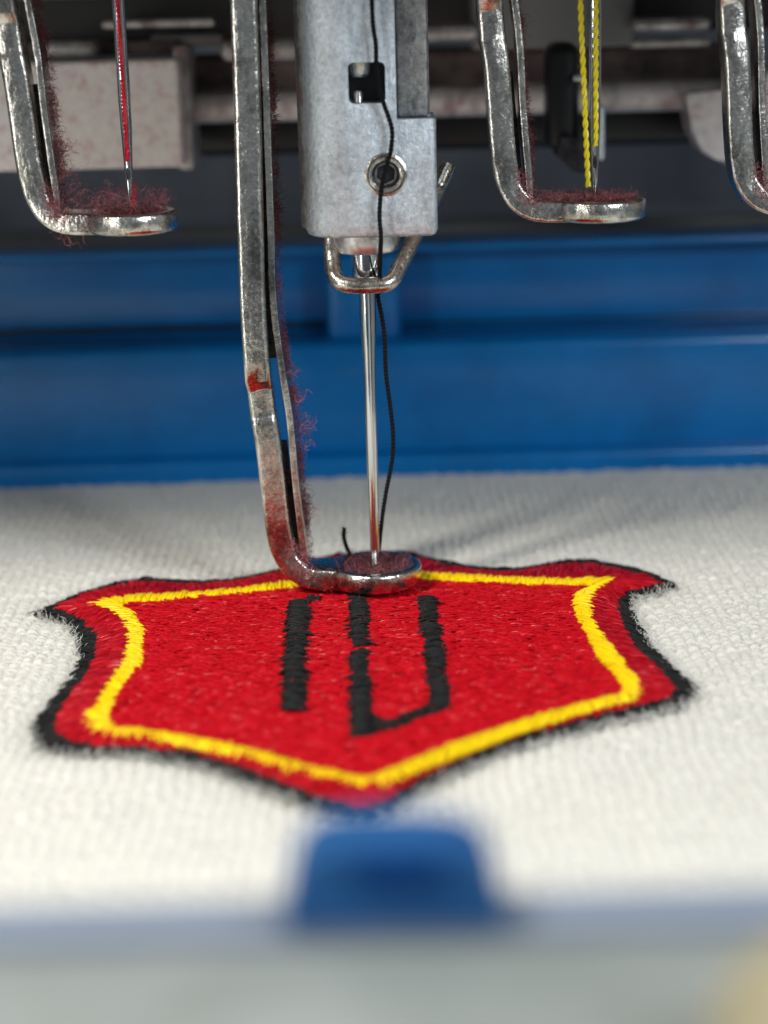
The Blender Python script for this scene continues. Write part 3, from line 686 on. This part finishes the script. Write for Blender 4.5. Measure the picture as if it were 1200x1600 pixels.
# ================================================================ BLUE FRAME BEHIND THE CLOTH
YB = 4.1
def zat(py, Y): return XZ(600, py, Y)[1]
blue = empty('blue_beam', (0, YB, -.1), 'long blue enamelled machine arm running behind the cloth', 'machine arm')
bevel_box('lip', (-7, YB - .22, -.12), (7, YB + .3, zat(704, YB)), BLUE, blue, .07, 5)
bevel_box('lower_rail', (-7, YB, zat(760, YB)), (7, YB + 1.3, zat(535, YB)), BLUE, blue, .10, 6)
bevel_box('upper_panel', (-7, YB + .75, zat(540, YB)), (7, YB + 1.2, zat(385, YB + .8)), BLUE, blue, .05, 4)
x1, x2 = XZ(508, 450, YB)[0], XZ(626, 450, YB)[0]
bevel_box('added_shade_ledge', (-7, YB + .35, zat(396, YB + .3)), (7, YB + 1.2, zat(383, YB + .3)), BLUE, blue, .03, 4)  # ledge added so that its overhang shades the panel
bevel_box('post', (x1, YB + .22, zat(545, YB)), (x2, YB + .9, zat(392, YB + .3)), BLUE, blue, .10, 5)
bevel_box('shadow_strip', (x2 + .02, YB + .70, zat(528, YB)), (7, YB + .76, zat(506, YB + .7)), BLACKP, blue, .02)  # black strip painted in for the shadow at the panel's foot
bevel_box('shadow_strip', (-7, YB + .70, zat(528, YB)), (x1 - .02, YB + .76, zat(500, YB + .7)), BLACKP, blue, .02)  # same painted shadow, left of the post
tag(bevel_box('overhead_shade_housing', (-16, -2.3, 5.15), (11, 9, 12), mat('grey_head_paint', (.25, .25, .25), .6), None, .2, 4), 'unseen grey machine head added overhead, shaped to shade the cloth, carrying feet and needles', 'machine head')  # unseen head box added, its front drawn forward to shade the cloth
yy = YB + 2.2
bevel = tag(bevel_box('machine_bed', (-9, yy, -.5), (9, yy + 1.6, zat(360, yy)), SLATE, None, .15, 4), 'dark slate grey machine bed rising behind the blue frame', 'machine bed')

# ================================================================ BLURRED MACHINE HEAD BEHIND THE NEEDLES
def bgb(name, label, cat, x0, y0, x1_, y1, Y, d, m, bev=.05, group=None):
    Y += 1.0 if Y < 3.2 else .3
    a = P(x0, y1, Y); b = P(x1_, y0, Y); root = None
    o = bevel_box(name, (a.x, Y, a.z), (b.x, Y + d, b.z), m, None, bev, 4)
    if label: tag(o, label, cat, group)
    return o
bgb('head_cover', 'cream painted metal cover speckled with pink lint at top left', 'machine cover', -80, 92, 278, 271, 1.7, .9, WHITEP, .04)
bgb('cover_edge', 'dark narrow strip along the right side of the cream cover', 'edge strip', 279, 70, 293, 266, 2.0, .7, GREYM, .03)
bgb('painted_shadow_band', 'brown band with shadow put into its colour above the cream cover', 'machine part', -80, 62, 276, 95, 2.3, .6, BROWN, .03)  # brown colour stands in for shadow here
gp = 'small grey locating tabs behind the feet'
bgb('steel_tab', 'grey steel tab immediately right of the left foot arm', 'tab', 60, 64, 150, 92, 1.9, .5, GREYM, .09, gp)
bgb('steel_strip', 'thin grey strip under the tab beside the left foot', 'strip', 60, 99, 178, 118, 2.2, .4, GREYM, .04)
bgb('steel_tab', 'grey steel tab between the red thread and the lowered foot', 'tab', 158, 28, 334, 46, 1.9, .5, GREYM, .06, gp)
bgb('steel_strip', 'dark grey strip beneath the tab between red thread and lowered foot', 'strip', 235, 52, 348, 74, 2.4, .4, PLATE, .04)
bgb('top_bar', 'grey bar along the top edge behind the red thread', 'bar', -80, -120, 348, 3, 2.1, .6, PLATE, .05)
bgb('steel_tab', 'grey rounded tab between the lowered foot and the clamp', 'tab', 343, 60, 470, 97, 1.9, .5, GREYM, .09, gp)
bgb('steel_tab', 'grey tab between the clamp and the right foot arm', 'tab', 660, 38, 750, 66, 1.9, .5, GREYM, .07, gp)
bgb('steel_tab', 'grey rounded tab left of the foot at the right edge', 'tab', 988, 26, 1112, 50, 1.9, .5, GREYM, .09, gp)
bgb('steel_strip', 'grey strip beneath the tab near the right edge', 'strip', 985, 58, 1112, 76, 2.2, .4, GREYM, .04)
bgb('needle_case', 'brown dusty casting crossing behind the clamp and the right foot', 'casting', 292, 66, 1140, 150, 2.7, .9, BROWN, .08)
bgb('recess', 'dark box standing in for the shade across the top behind the needles', 'casting', -120, -200, 1320, 80, 3.4, .9, DIM, .08)  # solid dark box, its colour stands in for a shaded hollow
a = P(285, 160, 3.4); b = P(1132, 158, 3.4); rz = (a.z + b.z) / 2
tag(tube('steel_rail', [Vector((a.x, 3.45, rz)), Vector((b.x, 3.45, rz))], .135, GREYL, None, 24), 'pinkish grey dusty steel rail running level behind the clamp', 'rail')
bgb('grey_plate', 'dark grey painted plate behind the two yellow threads', 'plate', 738, -120, 992, 79, 2.2, .5, PLATE, .04)
rc = empty('rear_clamp', P(900, 270, 1.0), 'black clamp piece with bright steel tip blurred behind the yellow threads', 'clamp')
o = bgb('arm', None, None, 856, 66, 906, 238, 1.3, .5, BLACKP, .10); o.parent = rc; o.matrix_parent_inverse = Matrix.Translation(-rc.location)
a_, b_ = P(868, 238, 1.2), P(908, 270, 1.2)
pr = mesh('tip', [(P(878,215,2.2).x,2.2,P(878,215,2.2).z),(P(946,215,2.2).x,2.2,P(946,215,2.2).z),(P(944,250,2.2).x,2.2,P(944,250,2.2).z),(P(912,272,2.2).x,2.2,P(912,272,2.2).z),(P(896,268,2.2).x,2.2,P(896,268,2.2).z),(P(870,244,2.2).x,2.2,P(870,244,2.2).z)] + [(P(878,215,2.2).x,2.6,P(878,215,2.2).z),(P(946,215,2.2).x,2.6,P(946,215,2.2).z),(P(944,250,2.2).x,2.6,P(944,250,2.2).z),(P(912,272,2.2).x,2.6,P(912,272,2.2).z),(P(896,268,2.2).x,2.6,P(896,268,2.2).z),(P(870,244,2.2).x,2.6,P(870,244,2.2).z)], [(0,1,2,3,4,5),(11,10,9,8,7,6)] + [(i, 6 + i, 6 + (i + 1) % 6, (i + 1) % 6) for i in range(6)], DARKM, rc)
o = bgb('steel_side', None, None, 932, 165, 946, 252, 1.15, .3, CAST, .03); o.parent = rc; o.matrix_parent_inverse = Matrix.Translation(-rc.location)
o = bgb('pin', None, None, 896, 116, 916, 128, 1.1, .2, CHROME, .02); o.parent = rc; o.matrix_parent_inverse = Matrix.Translation(-rc.location)
bgb('lower_recess_shade', 'black box standing in for the shade under the steel rail behind the clamp', 'recess', 305, 150, 1130, 246, 3.9, .9, BLACKP, .1)  # solid black box painted in for the darkness below the rail
bgb('bed_trim', 'dim olive grey trim strip just above the blue frame', 'trim', -200, 352, 1400, 376, YB + 1.6, .3, mat('olive_trim', (.20, .205, .19), .6), .03)
# flap at right
fp = [(1072,148),(1135,140),(1135,252),(1120,250),(1098,236),(1082,205)]; Yf = 3.0
q_ = [P(a_, b_, Yf) for a_, b_ in fp]
tag(mesh('steel_flap', [tuple(v) for v in q_] + [(v.x, v.y + .5, v.z) for v in q_], [tuple(range(6)), tuple(reversed(range(6, 12)))] + [(i, 6 + i, 6 + (i + 1) % 6, (i + 1) % 6) for i in range(6)], GREYL), 'pinkish grey flap with a curved left edge behind the rightmost foot', 'flap')
bgb('head_cover', 'cream painted cover corner at the far right edge behind the foot', 'machine cover', 1150, 108, 1330, 268, 2.0, .8, WHITEP, .05)

# ================================================================ NEAR EDGE, WELL OUT OF FOCUS
YN = -8.6
zr = XZ(600, 1432, YN)[1]
fr_ = empty('front_frame', (0, YN, -.7), 'blurred pale grey front bar with blue edge across the bottom of the picture', 'frame bar')
bevel_box('bar', (-4.5, YN - .9, -.74), (4.5, YN - .10, zr - .03), TABLE, fr_, .06, 4)
BLUE2 = mat('violet_blue_edge', (.20, .235, .30), .6)
bevel_box('blue_edge', (-4.5, YN - .08, -.74), (4.5, YN + .16, zr + .015), BLUE2, fr_, .04, 4)
tb = empty('blue_tab', (XZ(618, 1430, YN)[0], YN, zr), 'blurred blue plastic tab with dark slot standing on the front bar', 'tab')
tp_ = [(440,1450),(452,1390),(470,1352),(505,1332),(560,1326),(670,1326),(725,1332),(762,1352),(780,1390),(792,1450)]
q_ = [P(a_, b_, YN - .1) for a_, b_ in tp_]; n = len(q_)
TABB = mat('blue_tab_plastic', (.015, .085, .24), .55, spec=.2)
mesh('plate', [tuple(v) for v in q_] + [(v.x, v.y + .3, v.z) for v in q_], [tuple(range(n)), tuple(reversed(range(n, 2 * n)))] + [(i, n + i, n + (i + 1) % n, (i + 1) % n) for i in range(n)], TABB, tb)
a_, b_ = P(556, 1382, YN - .1), P(694, 1338, YN - .1)
NAVY = mat('navy_recess_shade', (.0, .030, .14), .5, spec=.1)
bevel_box('slot', (a_.x, YN - .13, a_.z), (b_.x, YN - .09, b_.z), NAVY, tb, .01)  # darker blue block paints the slot's recess shade onto the plate
kp = P(1335, 1720, YN - 1.2)
tag(lathe('knob', [(0, .45), (.26, .45), (.32, .38), (.32, -.02), (.27, -.08), (0, -.10)], BEIGE, None, 40, tuple(kp), 'Y'), 'blurred beige plastic knob in the bottom right corner', 'knob')
